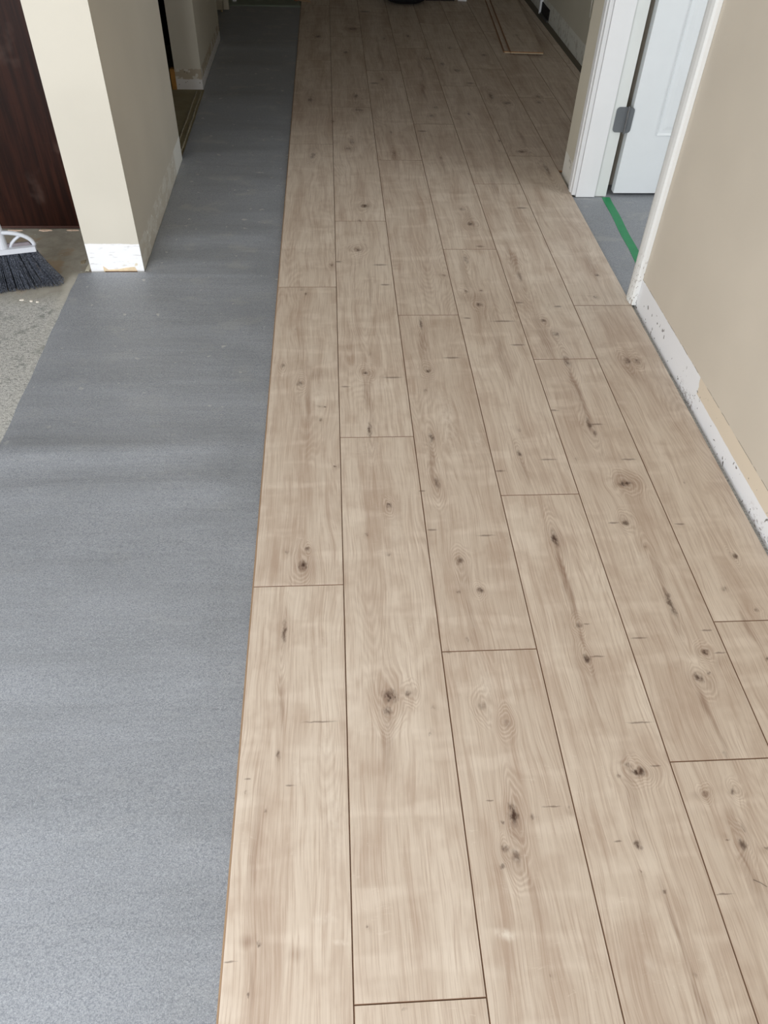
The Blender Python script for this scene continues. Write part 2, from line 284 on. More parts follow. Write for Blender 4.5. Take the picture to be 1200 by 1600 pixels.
def oak_material(name, feats, rnd=None):
    m, t, bs = mat(name)
    pos = t.pos()
    xyz = t.sep(pos); p2 = t.comb(xyz[0], xyz[1], 0.0)
    jit = t.vm('SUBTRACT', t.noise(t.vm('MULTIPLY', p2, (1, 0.7, 1)), 75, 3, 0.6, out=1), (0.5, 0.5, 0.5))
    pk = t.vm('ADD', p2, t.vm('MULTIPLY', jit, (0.016, 0.024, 0)))
    jit2 = t.vm('SUBTRACT', t.noise(t.vm('MULTIPLY', p2, (1, 0.25, 1)), 16, 3, 0.6, out=1), (0.5, 0.5, 0.5))
    ps = t.vm('ADD', p2, t.vm('MULTIPLY', jit2, (0.05, 0.06, 0)))
    pc = t.vm('ADD', p2, t.vm('MULTIPLY', t.vm('SUBTRACT', t.noise(p2, 90, 2, 0.6, out=1), (0.5, 0.5, 0.5)), (0.02, 0.004, 0)))
    def chain(group, vec, cx, cy, rx, ry, inner, outer, st, acc):
        nd = t.n('ShaderNodeGroup'); nd.node_tree = group
        t.put(nd.inputs[0], vec); nd.inputs[1].default_value = (cx, cy, 0)
        nd.inputs[2].default_value = (1/rx, 1/ry, 0)
        nd.inputs[3].default_value = inner; nd.inputs[4].default_value = outer; nd.inputs[5].default_value = st
        if acc is not None: t.put(nd.inputs[6], acc)
        return nd.outputs[0]
    K = S = Cr = L = R = None; warp = None
    for k, x, y, rx, ry, st in feats:
        rx /= 1000; ry /= 1000
        if k == 'K':
            rx = max(rx*.8, .0022); ry = max(ry*.85, .0026)
            K = chain(gF, pk, x, y, rx, ry, 0.25, 1.5, min(1, st*KNOT), K)
            S = chain(gF, ps, x, y, rx*3.0, ry*3.2, 0.0, 1.3, st*0.42, S)
            if rx > .0052 or ry > .012:
                R = chain(gF, ps, x, y, rx*4.5, ry*7.5, 0.0, 1.0, 0.9, R)
                nd = t.n('ShaderNodeGroup'); nd.node_tree = gW
                t.put(nd.inputs[0], p2); nd.inputs[1].default_value = (x, y, 0)
                nd.inputs[2].default_value = (1/(rx*4.5), 1/(ry*7), 0); nd.inputs[3].default_value = 0.75
                if warp is not None: t.put(nd.inputs[4], warp)
                warp = nd.outputs[0]
        elif k == 'S': S = chain(gF, ps, x, y, rx*1.15, ry*1.1, 0.0, 1.4, st*STREAK, S)
        elif k == 'C':
            Cr = chain(gF, pc, x, y, rx, max(ry, .0016)*0.9, 0.3, 1.25, st*0.70, Cr)
        elif k == 'L': L = chain(gF, ps, x, y, rx, ry, 0.0, 1.3, st, L)
    g = t.n('ShaderNodeGroup'); g.node_tree = gO
    t.put(g.inputs[0], p2)
    t.put(g.inputs[1], warp if warp is not None else (0, 0, 0))
    if K is not None: t.put(g.inputs[2], K)
    if S is not None: t.put(g.inputs[3], S)
    if Cr is not None: t.put(g.inputs[4], Cr)
    if L is not None: t.put(g.inputs[5], L)
    if R is not None: t.put(g.inputs[7], R)
    t.put(g.inputs[6], rnd if rnd is not None else t.n('ShaderNodeObjectInfo').outputs['Random'])
    t.put(bs.inputs['Base Color'], g.outputs[0])
    t.put(bs.inputs['Roughness'], g.outputs[2])
    bs.inputs['Specular IOR Level'].default_value = 0.35
    t.put(bs.inputs['Normal'], t.bump(g.outputs[1], 0.25, 0.0006))
    return m

M_core = plain('plank_edge_core', srgb(150, 112, 78), 0.7)
M_bevel = plain('plank_bevel', srgb(128, 98, 76), 0.6)
M_tan = plain('plank_edge_tan', srgb(170, 142, 112), 0.6)

# ------------------------------------------------------------------ walls and subfloor materials
def wall_paint(name, col, rules=()):
    """painted drywall; rules(t, xyz, n) -> list of (mask, colour) laid over the paint"""
    m, t, bs = mat(name)
    p = t.pos(); xyz = t.sep(p)
    nz = t.noise(p, 3.0, 2, 0.5); fine = t.noise(p, 260, 2, 0.5)
    c = t.vm('SCALE', tuple(col[:3]), scale=t.mr(nz, 0.3, 0.7, 0.97, 1.03))
    rough = 0.62
    for fn in rules:
        for mk, cl in fn(t, p, xyz): c = t.mix(mk, c, cl)
    t.put(bs.inputs['Base Color'], c); bs.inputs['Roughness'].default_value = rough
    bs.inputs['Specular IOR Level'].default_value = 0.3
    t.put(bs.inputs['Normal'], t.bump(fine, 0.12, 0.0006))
    return m
def jag(t, v, amp, scale, p, stretch=(1, 1, 1)):
    return t.math('ADD', v, t.math('MULTIPLY', t.math('SUBTRACT', t.noise(t.vm('MULTIPLY', p, stretch), scale, 3, 0.6), 0.5), amp))

BEIGE = srgb(211, 201, 186)
WHITE_RAW = srgb(242, 242, 242)
def strip_basic(top=0.10, col=WHITE_RAW, dirt=srgb(176, 168, 154), amp=0.012):
    def fn(t, p, xyz):
        z = jag(t, xyz[2], amp, 28, p)
        m = t.mr(z, top+0.001, top-0.001)
        blot = t.mr(t.noise(p, 22, 4, 0.65), 0.52, 0.60)
        spots = t.mr(t.noise(p, 95, 2, 0.6), 0.70, 0.74)
        return [(m, col), (t.math('MULTIPLY', m, t.math('MULTIPLY', blot, 0.8)), dirt), (t.math('MULTIPLY', m, spots), srgb(120, 112, 100))]
    return fn

def rules_right(t, p, xyz):
    y, z = xyz[1], xyz[2]
    out = []
    zj = jag(t, z, 0.004, 40, p)
    allm = t.mr(zj, 0.1005, 0.0985)
    # paler old paint left on the upper half of the strip, this side of the notch
    out.append((allm, srgb(224, 210, 190)))
    step = t.mr(jag(t, y, 0.03, 30, p), 1.655, 1.665, 0.054, 0.12)
    white = t.math('MULTIPLY', t.mr(t.math('SUBTRACT', jag(t, z, 0.006, 24, p), step), 0.001, -0.001), allm)
    out.append((white, srgb(240, 240, 242)))
    line = t.math('MULTIPLY', t.mr(t.math('ABSOLUTE', t.math('SUBTRACT', zj, 0.1005)), 0.0014, 0.0004), t.mr(t.noise(p, 30, 2), 0.42, 0.55))
    out.append((t.math('MULTIPLY', line, 0.8), srgb(120, 108, 92)))
    # dark mould-like scuffs along the bottom
    low = t.mr(z, 0.045, 0.008)
    sc = t.mr(t.noise(t.vm('MULTIPLY', p, (1, 0.6, 1)), 110, 4, 0.7), 0.50, 0.62)
    band = t.math('ADD', t.mr(t.math('ABSOLUTE', t.math('SUBTRACT', y, 1.70)), 0.09, 0.03), t.mr(t.math('ABSOLUTE', t.math('SUBTRACT', y, 1.19)), 0.10, 0.04), clamp=True)
    out.append((t.math('MULTIPLY', t.math('MULTIPLY', low, sc), t.math('MULTIPLY', band, 0.75)), srgb(132, 118, 112)))
    sp = t.math('MULTIPLY', t.mr(t.noise(p, 75, 2, 0.5), 0.68, 0.71), t.mr(z, 0.09, 0.05))
    out.append((t.math('MULTIPLY', sp, 0.9), srgb(90, 80, 72)))
    return out

M_right = wall_paint('wall_paint_right', BEIGE, [rules_right])
M_wall = wall_paint('wall_paint_plain', BEIGE)
def col_rules(t, p, xyz):
    z = xyz[2]
    front = t.mr(xyz[1], 2.445, 2.441)
    m = t.math('MULTIPLY', t.mr(jag(t, z, 0.008, 22, p, (1, 1, 0.4)), 0.103, 0.100), front)
    side = t.math('MULTIPLY', t.mr(jag(t, z, 0.004, 30, p), 0.099, 0.096), t.math('SUBTRACT', 1.0, front))
    n1 = t.noise(t.vm('MULTIPLY', p, (1, 1, 1.6)), 18, 3, 0.6)
    sc = t.math('MULTIPLY', t.mr(t.noise(t.vm('MULTIPLY', p, (0.5, 1, 3)), 45, 3, 0.6), 0.60, 0.66), 0.55)
    beigebit = t.math('MULTIPLY', t.mr(t.noise(p, 16, 2, 0.5), 0.60, 0.63), t.mr(z, 0.05, 0.03))
    grey = t.mr(n1, 0.47, 0.55)
    endw = t.mr(xyz[1], 3.22, 3.28)
    return [(m, srgb(244, 244, 246)), (t.math('MULTIPLY', m, sc), srgb(196, 192, 190)), (t.math('MULTIPLY', m, beigebit), srgb(226, 214, 190)),
            (side, srgb(206, 200, 187)), (t.math('MULTIPLY', side, t.math('MAXIMUM', t.math('MULTIPLY', grey, 0.4), endw)), srgb(232, 232, 226)),
            (t.math('MULTIPLY', side, t.mr(t.noise(p, 60, 2), 0.66, 0.70)), srgb(240, 238, 232))]
M_col = wall_paint('wall_paint_pillar', srgb(206, 200, 187), [col_rules])
def p2_rules(t, p, xyz):
    z = xyz[2]
    m = t.mr(jag(t, z, 0.02, 30, p), 0.098, 0.094)
    patch = t.math('MULTIPLY', m, t.mr(t.noise(p, 20, 3, 0.6), 0.50, 0.47))
    lowm = t.mr(jag(t, z, 0.012, 40, p), 0.050, 0.046)
    spots = t.mr(t.noise(p, 70, 2, 0.5), 0.68, 0.71)
    return [(m, srgb(196, 184, 166)), (patch, srgb(228, 224, 216)), (lowm, srgb(238, 236, 236)), (t.math('MULTIPLY', m, spots), srgb(110, 100, 88))]
M_p2 = wall_paint('wall_paint_far_pillar', srgb(218, 213, 200), [p2_rules])
M_rfar = wall_paint('wall_paint_far', srgb(196, 190, 172), [strip_basic(0.105, srgb(214, 212, 200), srgb(186, 180, 166), 0.004)])
M_ceiling = plain('ceiling_paint', srgb(235, 235, 232), 0.9)

def concrete_mat():
    m, t, bs = mat('bare_concrete')
    p = t.pos(); xyz = t.sep(p)
    big = t.noise(p, 3.0, 4, 0.6); med = t.noise(p, 17, 5, 0.65); fine = t.noise(t.vm('MULTIPLY', p, (0.7, 1.3, 1)), 120, 5, 0.75)
    vf = t.noise(p, 330, 3, 0.7)
    rough_zone = t.mr(jag(t, xyz[1], 0.12, 9, p), 2.34, 2.20)       # the scraped, gritty part nearer the camera
    c = t.mix(t.mr(med, 0.3, 0.7), srgb(150, 145, 134), srgb(172, 167, 156))
    tan = t.mr(t.noise(p, 7, 3, 0.6), 0.54, 0.66)
    c = t.mix(t.math('MULTIPLY', t.math('MULTIPLY', tan, 0.6), t.math('SUBTRACT', 1.0, rough_zone)), c, srgb(158, 134, 104))
    c2 = t.mix(t.mr(fine, 0.36, 0.60), srgb(118, 118, 116), srgb(190, 189, 185))
    c2 = t.mix(t.math('MULTIPLY', t.mr(vf, 0.50, 0.58), 0.85), c2, srgb(222, 221, 218))
    c2 = t.mix(t.math('MULTIPLY', t.mr(med, 0.55, 0.66), 0.6), c2, srgb(112, 116, 112))
    c = t.mix(rough_zone, c, c2)
    fl = t.mr(t.noise(p, 48, 3, 0.6), 0.66, 0.70)
    c = t.mix(t.math('MULTIPLY', fl, 0.7), c, srgb(224, 222, 218))
    # pale dusty margin where the sheet was glued
    dust = t.math('MULTIPLY', t.mr(jag(t, xyz[0], 0.05, 14, p), -0.900, -0.868), t.mr(xyz[1], 2.46, 2.40))
    c = t.mix(t.math('MULTIPLY', dust, t.mr(xyz[1], 2.1, 2.3, 0.15, 0.55)), c, srgb(205, 202, 192))
    # olive, adhesive-stained floor of the far recess
    ol = t.math('MULTIPLY', t.mr(xyz[1], 3.0, 3.1), t.mr(xyz[0], -0.60, -0.62))
    c = t.mix(ol, c, t.mix(t.mr(med, 0.3, 0.7), srgb(128, 118, 90), srgb(142, 132, 104)))
    c = t.mix(t.math('MULTIPLY', t.mr(xyz[1], 3.25, 3.3), t.mr(xyz[0], 1.37, 1.38)), c, srgb(108, 100, 86))  # shade of the gap along the far right wall, painted into the slab
    t.put(bs.inputs['Base Color'], c); bs.inputs['Roughness'].default_value = 0.8
    h = t.math('ADD', t.math('MULTIPLY', fine, t.math('MULTIPLY', rough_zone, 1.2)), t.math('MULTIPLY', med, 0.5))
    t.put(bs.inputs['Normal'], t.bump(h, 0.5, 0.004))
    return m
M_conc = concrete_mat()

def underlay_mat():
    m, t, bs = mat('grey_underlay_foam')
    p = t.pos(); xyz = t.sep(p)
    sp_ = t.noise(p, 520, 2, 0.7); sp2 = t.noise(p, 240, 3, 0.7); sp3 = t.noise(t.vm('ADD', p, (5, 5, 5)), 420, 2, 0.6)
    cl = t.noise(t.vm('MULTIPLY', p, (0.6, 1.6, 1)), 5.0, 4, 0.6); tint = t.noise(p, 2.2, 3, 0.55, out=1)
    c = t.mix(t.mr(cl, 0.3, 0.7), UL_A, UL_B)
    c = t.mix(t.math('MULTIPLY', t.mr(sp2, 0.50, 0.62), 0.50), c, UL_D)
    c = t.mix(t.math('MULTIPLY', t.mr(sp_, 0.52, 0.60), 0.60), c, UL_D)
    c = t.mix(t.math('MULTIPLY', t.mr(sp3, 0.54, 0.62), 0.32), c, UL_L)
    # dusty smears and footprints farther down the hall
    sm = t.math('MULTIPLY', t.mr(t.noise(t.vm('MULTIPLY', p, (0.8, 1.3, 1)), 9.0, 4, 0.65, 0.5), 0.55, 0.66), t.mr(xyz[1], 1.2, 3.2, 0.05, 0.30))
    c = t.mix(sm, c, srgb(186, 184, 178))
    ck = t.math('MULTIPLY', t.mr(t.noise(p, 34, 2, 0.5), 0.705, 0.725), t.math('MULTIPLY', t.mr(xyz[1], 1.0, 2.4, 0.0, 0.6), t.mr(xyz[0], 0.0, -0.1)))
    c = t.mix(ck, c, srgb(206, 204, 198))
    t.put(bs.inputs['Base Color'], c)
    t.put(bs.inputs['Roughness'], t.mr(cl, 0.3, 0.7, 0.40, 0.52))
    bs.inputs['Specular IOR Level'].default_value = 0.5
    wav = t.noise(t.vm('MULTIPLY', p, (0.22, 1.5, 1)), 12, 3, 0.6)
    t.put(bs.inputs['Normal'], t.bump(t.math('ADD', t.math('MULTIPLY', wav, 0.9), t.math('MULTIPLY', sp_, 0.06)), 0.35, 0.006))
    return m
M_under = underlay_mat()
M_white = plain('white_gloss_trim', srgb(240, 241, 242), 0.35, var=0.015, scale=6)
M_white2 = plain('white_jamb', srgb(230, 233, 230), 0.4, var=0.02, scale=8)
M_door = plain('white_door_paint', srgb(236, 240, 242), 0.38, var=0.015, scale=5)
M_dark = plain('painted_dark_inside', srgb(24, 20, 18), 0.8)  # near-black colour stands in for the unlit inside of closet and vent

# ------------------------------------------------------------------ room shell
slab = box('floor', -4.2, 3.6, -1.7, 9.2, -0.12, 0.0, M_conc); tag(slab, kind='structure')
CE = 2.44
def struct(o): return tag(o, kind='structure')
struct(box('ceiling', -4.2, 3.6, -1.7, 9.2, CE, CE+0.1, M_ceiling))
XR = 0.979
struct(box('wall_right', XR, XR+0.115, -0.998, 2.232, 0.0, CE, M_right))
struct(box('wall_right', XR, XR+0.115, 3.072, 3.29, 0.0, CE, wall_paint('wall_paint_stub', srgb(208, 201, 184), [strip_basic(0.095, srgb(226, 222, 212))])))
struct(box('wall_right', XR, XR+0.115, 2.232, 3.072, 2.06, CE, M_wall))
struct(box('wall_right', XR+0.116, 1.43, 3.175, 3.29, 0.0, CE, M_wall))
struct(prism('wall_right', [(1.430, 3.291), (1.462, 8.6), (1.60, 8.6), (1.56, 3.291)], 0.0, CE, M_rfar))
struct(box('unseen_header', -0.814, XR, 2.441, 2.60, 2.03, CE, M_wall))  # out-of-view headers, added to keep ceiling bounce out of the hall
struct(box('unseen_header', -0.783, 1.43, 4.357, 4.48, 2.03, CE, M_wall))
struct(box('wall_bedroom', 1.56, 3.4, 3.175, 3.29, 0.0, CE, M_wall))
struct(box('wall_bedroom', 3.4, 3.5, -1.0, 3.29, 0.0, CE, M_wall))
struct(box('wall_far', -1.3, 1.6, 8.61, 8.72, 0.0, CE, M_wall))
struct(box('wall_left', -4.1, -4.0, -1.0, 2.75, 0.0, CE, M_wall))
# wall behind the photographer with the glazed opening
struct(box('wall_back', -4.0, -3.05, -1.1, -1.0, 0.0, CE, M_wall))
struct(box('wall_back', -0.25, 3.4, -1.1, -1.0, 0.0, CE, M_wall))
struct(box('wall_back', -3.05, -0.25, -1.1, -1.0, 1.88, CE, M_wall))
# end of the cream partition, its hall face and the closet beyond
struct(box('wall_left', -0.814, -0.639, 2.440, 3.428, 0.0, CE, M_col))
struct(box('wall_left', -0.783, -0.651, 4.356, 5.285, 0.0, CE, M_p2))
struct(box('wall_left', -4.0, -0.816, 2.83, 2.90, 0.0, CE, M_wall))
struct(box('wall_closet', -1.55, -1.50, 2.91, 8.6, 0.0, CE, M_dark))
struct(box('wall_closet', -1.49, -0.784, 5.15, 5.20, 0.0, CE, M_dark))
# timber left bare under the plaster at both partition ends
M_pine = plain('bare_pine', srgb(232, 210, 176), 0.7, var=0.12, scale=40)
M_pine2 = plain('old_pine', srgb(190, 138, 70), 0.7, var=0.12, scale=40)
def notch():
    bm = bmesh.new()
    pts = [(-0.772, 0.004), (-0.772, 0.024), (-0.757, 0.011), (-0.725, 0.013), (-0.69, 0.019), (-0.668, 0.021), (-0.662, 0.004)]
    a = [bm.verts.new((x, 2.4385, z)) for x, z in pts]; b = [bm.verts.new((x, 2.4405, z)) for x, z in pts]
    bm.faces.new(a); bm.faces.new(b[::-1])
    for i in range(len(pts)):
        j = (i+1) % len(pts); bm.faces.new((a[i], b[i], b[j], a[j]))
    return bmesh_obj('trim_timber', bm, M_pine)
struct(notch())
struct(box('trim_timber', -0.768, -0.662, 2.4365, 2.4383, 0.002, 0.0065, plain('painted_shadow_gap', srgb(120, 90, 66), 0.8)))  # dark strip painted as the shadow line under the bare timber
struct(prism('trim_timber', [(-0.806, 4.352), (-0.784, 4.352), (-0.784, 4.40), (-0.806, 4.40)], 0.0, 0.092, M_pine2, bevel=0.004))

# ------------------------------------------------------------------ laminate floor: every plank its own object
lam = empty('laminate_floor', (0, 0, 0)); tag(lam, kind='structure')
def plank_mesh(x0, x1, y0, y1, z0=0.002, z1=ZT, left_edge=False):
    g = 0.0003; b = 0.0009; d = 0.0010
    bm = bmesh.new()
    X = (x0+g, x1-g); Y = (y0+g, y1-g)
    def ring(i, z): return [bm.verts.new(p) for p in ((X[0]+i, Y[0]+i, z), (X[1]-i, Y[0]+i, z), (X[1]-i, Y[1]-i, z), (X[0]+i, Y[1]-i, z))]
    r0, r1, r2 = ring(0, z0), ring(0, z1-d), ring(b, z1)
    bm.faces.new(r0[::-1]).material_index = 1
    top = bm.faces.new(r2); top.material_index = 0
    for k in range(4):
        j = (k+1) % 4
        bm.faces.new((r0[k], r0[j], r1[j], r1[k])).material_index = 1
        bm.faces.new((r1[k], r1[j], r2[j], r2[k])).material_index = 2
    if left_edge:      # the tongue of the click joint standing out of the open edge
        vs = addbox(bm, X[0]-0.0028, X[0], Y[0], Y[1], 0.004, 0.0065)
        for v in vs:
            for f in v.link_faces: f.material_index = 3
    bmesh.ops.recalc_face_normals(bm, faces=bm.faces)
    me = bpy.data.meshes.new('plank'); bm.to_mesh(me); bm.free()
    return me
phase = [5.475, 1.43, 4.54, 6.85, 3.235, 4.815, 2.3, 6.0, 0.9]
npl = 0
for s in range(9):
    xa = X0 + s*PW; xb = xa + PW
    if s == 5: xb = 0.9655
    if s == 8: xb = 1.392
    ymin, ymax = (-0.9, 7.6) if s < 6 else (3.302, 7.6)
    y = phase[s]*PW
    while y > ymin: y -= PL
    while y < ymax:
        a, b = max(y, ymin), min(y+PL, ymax)
        if b-a > 0.03:
            fs = [f for f in FEATS if xa-0.012 < f[1] < xb+0.012 and a-0.05 < f[2] < b+0.05]
            rv = random.random()
            m = oak_material('oak_laminate', fs, rv)
            o = link('plank', plank_mesh(xa, xb, a, b, left_edge=(s == 0)), [m, M_core, M_bevel, M_tan], lam)
            npl += 1
        y += PL

# ------------------------------------------------------------------ underlay sheets
def gauss(v, s): return math.exp(-(v/s)**2)
def uh(x, y):
    """height of the loose foam sheet"""
    n = noise.noise(Vector((x*0.9, y*4.2, 1.3)))*0.0022 + noise.noise(Vector((x*2.0, y*11, 4.1)))*0.0011 + noise.noise(Vector((x*1.2+5, y*1.5, 8)))*0.0014
    n += 0.0068*max(0, noise.noise(Vector((x*0.8+3, y*6.5+0.25*math.sin(x*4), 2.2)))+0.1)*(1 if y > 2.4 else 0.45)
    w = noise.noise(Vector((x*3, 0.7, 0)))
    n += 0.0100*gauss(y-1.525-0.04*w-0.03*x, 0.05)*(0.35+0.65*max(0, min(1, (-x-0.18)/0.5)))
    n += 0.004*gauss(y-1.40-0.03*x, 0.05)
    n += 0.003*gauss(y-2.52, 0.05)
    n += 0.004*gauss(y-2.72-0.05*x, 0.05)
    return 0.0035 + max(n + 0.0015, 0)
def sheet(name, outline, y0, y1, ny, label, zb=0.0, zflat=None, xr=0.955):
    """outline(y) -> left edge x"""
    bm = bmesh.new(); rows = []
    for j in range(ny+1):
        y = y0 + (y1-y0)*j/ny
        xl = outline(y); row = []
        NX = 30
        for i in range(NX+1):
            x = xl + (-0.192-xl)*i/NX
            damp = min(1, max(0, (-0.195-x)/0.10)); damp = damp*damp*(3-2*damp)
            e = min(1, (x-xl)/0.03)
            z = 0.0015 + (uh(x, y)-0.0015)*(damp*0.9+0.1)*(0.35+0.65*e)
            row.append(bm.verts.new((x, y, z)))
        row.append(bm.verts.new((-0.188, y, 0.0016))); row.append(bm.verts.new((xr, y, 0.0016)))
        rows.append(row)
    for a, b in zip(rows, rows[1:]):
        for i in range(len(a)-1): bm.faces.new((a[i], a[i+1], b[i+1], b[i]))
    bd = [e for e in bm.edges if e.is_boundary]
    for e in bd: e.smooth = False
    r = bmesh.ops.extrude_edge_only(bm, edges=bd)
    for v in r['geom']:
        if isinstance(v, bmesh.types.BMVert): v.co.z = 0.0002
    o = bmesh_obj(name, bm, M_under, smooth=True)
    return tag(o, label, 'underlay', 'grey foam underlay sheets beside the planks')
jl = lambda y: -0.856 + 0.004*noise.noise(Vector((y*9, 0, 0)))
sheet('underlay_sheet', jl, -0.9, 1.497, 150, 'large speckled grey underlay sheet in the foreground, left of the planks')
sheet('underlay_sheet', jl, 1.497, 2.427, 90, 'grey underlay sheet in front of the cream pillar beside the bare concrete')
def jl2(y):
    if y < 3.43 or 4.35 < y < 5.29: base = -0.6375 if y < 3.43 else -0.6495
    elif y < 4.35: base = -0.643
    else: base = -0.80
    return base + 0.0008*noise.noise(Vector((y*14, 3, 0)))
sheet('underlay_sheet', jl2, 2.427, 6.085, 300, 'darker grey dusty underlay sheet running down the hall past the pillars')
# end strip of pale green sheet at the far left of the hall
M_green_sheet = plain('pale_green_sheet', srgb(128, 138, 126), 0.6, var=0.1, scale=12)
bm = bmesh.new(); rows = []
for j in range(31):
    y = 6.09 + 1.3*j/30
    rows.append([bm.verts.new((x, y, 0.006+0.003*noise.noise(Vector((x*5, y*6, 2))))) for x in [-0.80+0.61*i/16 for i in range(17)]])
for a, b in zip(rows, rows[1:]):
    for i in range(16): bm.faces.new((a[i], a[i+1], b[i+1], b[i]))
r = bmesh.ops.extrude_edge_only(bm, edges=[e for e in bm.edges if e.is_boundary])
for v in r['geom']:
    if isinstance(v, bmesh.types.BMVert): v.co.z = 0.0002
tag(bmesh_obj('floor_sheet', bm, M_green_sheet, smooth=True), 'pale greenish sheet end crossing the hall at the far left', 'underlay')
# doorway
o = box('underlay_sheet', 0.968, 3.0, 1.0, 3.17, 0.0002, 0.0035, M_under)
# cut the part under the walls away: the sheet is laid up to them
bm = bmesh.new()
pts = [(0.968, 2.234), (1.097, 2.234), (1.097, 1.2), (3.1, 1.2), (3.1, 3.17), (1.097, 3.17), (1.097, 3.05), (0.968, 3.05)]
bpy.data.objects.remove(o)
o = prism('underlay_sheet', pts, 0.0002, 0.0035, M_under)
tag(o, 'smooth grey underlay sheet on the floor of the right-hand doorway', 'underlay')
M_tape = plain('green_masking_tape', srgb(38, 146, 92), 0.5, var=0.05)
bm = bmesh.new()
prev = None
for i in range(15):
    y = 2.25 + (3.045-2.25)*i/14
    xc = 1.094 + (y-2.755)*0.04 + 0.0015*math.sin(i*1.3)
    cur = [bm.verts.new(p) for p in ((xc-0.0165, y, 0.0037), (xc+0.0165, y, 0.0037), (xc+0.0165, y, 0.0042), (xc-0.0165, y, 0.0042))]
    if prev:
        for k in range(4): bm.faces.new((prev[k], prev[(k+1) % 4], cur[(k+1) % 4], cur[k]))
    else: bm.faces.new(cur)
    prev = cur
bm.faces.new(prev[::-1])
tag(bmesh_obj('masking_tape', bm, M_tape), 'strip of green masking tape across the doorway underlay', 'tape')

# torn ridge of old adhesive along the sheet edge in front of the closet
M_glue = plain('old_adhesive', srgb(150, 142, 122), 0.8, var=0.25, scale=60)
def ridge(name, x, y0, y1, w, h, label, seed, wob=0.006):
    bm = bmesh.new(); prev = None; n = int((y1-y0)/0.012)
    for i in range(n+1):
        y = y0+(y1-y0)*i/n
        xc = x + wob*noise.noise(Vector((y*7, seed, 0))); ww = w*(0.55+0.8*abs(noise.noise(Vector((y*22, seed+3, 0))))); hh = h*(0.5+abs(noise.noise(Vector((y*30, seed+7, 0)))))
        if i in (0, n): ww *= 0.3; hh *= 0.3
        cur = [bm.verts.new(p) for p in ((xc-ww, y, 0.0003), (xc+ww, y, 0.0003), (xc+ww*0.5, y, hh), (xc-ww*0.6, y, hh*0.9))]
        if prev:
            for k in range(4): bm.faces.new((prev[k], prev[(k+1) % 4], cur[(k+1) % 4], cur[k]))
        else: bm.faces.new(cur)
        prev = cur
    bm.faces.new(prev[::-1])
    return tag(bmesh_obj(name, bm, M_glue), label, 'adhesive')
ridge('adhesive_ridge', -0.657, 3.44, 4.33, 0.006, 0.007, 'crusty adhesive ridge closest to the grey underlay at the closet opening', 1)
ridge('adhesive_ridge', -0.682, 3.60, 4.33, 0.005, 0.006, 'outer crusty adhesive ridge across the closet opening', 5)

# ------------------------------------------------------------------ doorway woodwork
def profile_casing(name, pts, z0, z1, m):
    return struct(prism(name, pts, z0, z1, m, bevel=0))
m, t, bs = mat('worn_white_casing'); p = t.pos(); z = t.sep(p)[2]
cc = t.mix(t.math('MULTIPLY', t.mr(t.noise(t.vm('MULTIPLY', p, (1, 1, 0.4)), 150, 3, 0.6), 0.58, 0.64), t.mr(z, 0.21, 0.10, 0.0, 0.75)), srgb(238, 239, 238), srgb(128, 112, 98))
t.put(bs.inputs['Base Color'], cc); bs.inputs['Roughness'].default_value = 0.4
M_worn = m
# near casing: plain outer edge towards the window, rounded face towards the hall
struct(prism('trim_casing', [(XR-0.001, 2.192), (0.9665, 2.192), (0.9610, 2.198), (0.9585, 2.212), (0.9585, 2.232), (0.9635, 2.250), (XR-0.001, 2.252)], 0.0105, 2.10, M_worn))
struct(box('trim_jamb', XR, XR+0.118, 2.233, 2.252, 0.004, 2.06, M_white2))
# far casing with its mouldings, jamb and stop
struct(prism('trim_casing', [(0.964, 3.054), (0.964, 3.066), (0.9675, 3.072), (0.9625, 3.080), (0.9625, 3.098), (0.968, 3.112), (0.9685, 3.128), (0.974, 3.140), (XR-0.001, 3.142), (XR-0.001, 3.054)], 0.0105, 2.12, M_white))
struct(box('trim_jamb', 0.980, XR+0.128, 3.0545, 3.071, 0.004, 2.06, M_white2))
struct(box('trim_stop', 0.9645, 0.9785, 3.050, 3.0535, 0.0105, 2.06, M_white))
struct(box('trim_stop', 0.9800, 1.0560, 3.042, 3.0540, 0.006, 2.05, M_white, bevel=0.0015))
box_ = box
# door slab swung wide open into the next room, on its hinges
door = empty('door_1', (1.136, 3.07, 0.012)); tag(door, kind='structure')
def local(o, p=door.location):
    o.data.transform(Matrix.Translation(-Vector(p))); return o
dx0, dx1, dy0, dy1 = 1.137, 1.90, 3.058, 3.093
bm = bmesh.new()
addbox(bm, dx0, dx1, dy0, dy1, 0.016, 2.04)
o = bmesh_obj('door_slab', bm, M_door, door, bevel=0.004); local(o)
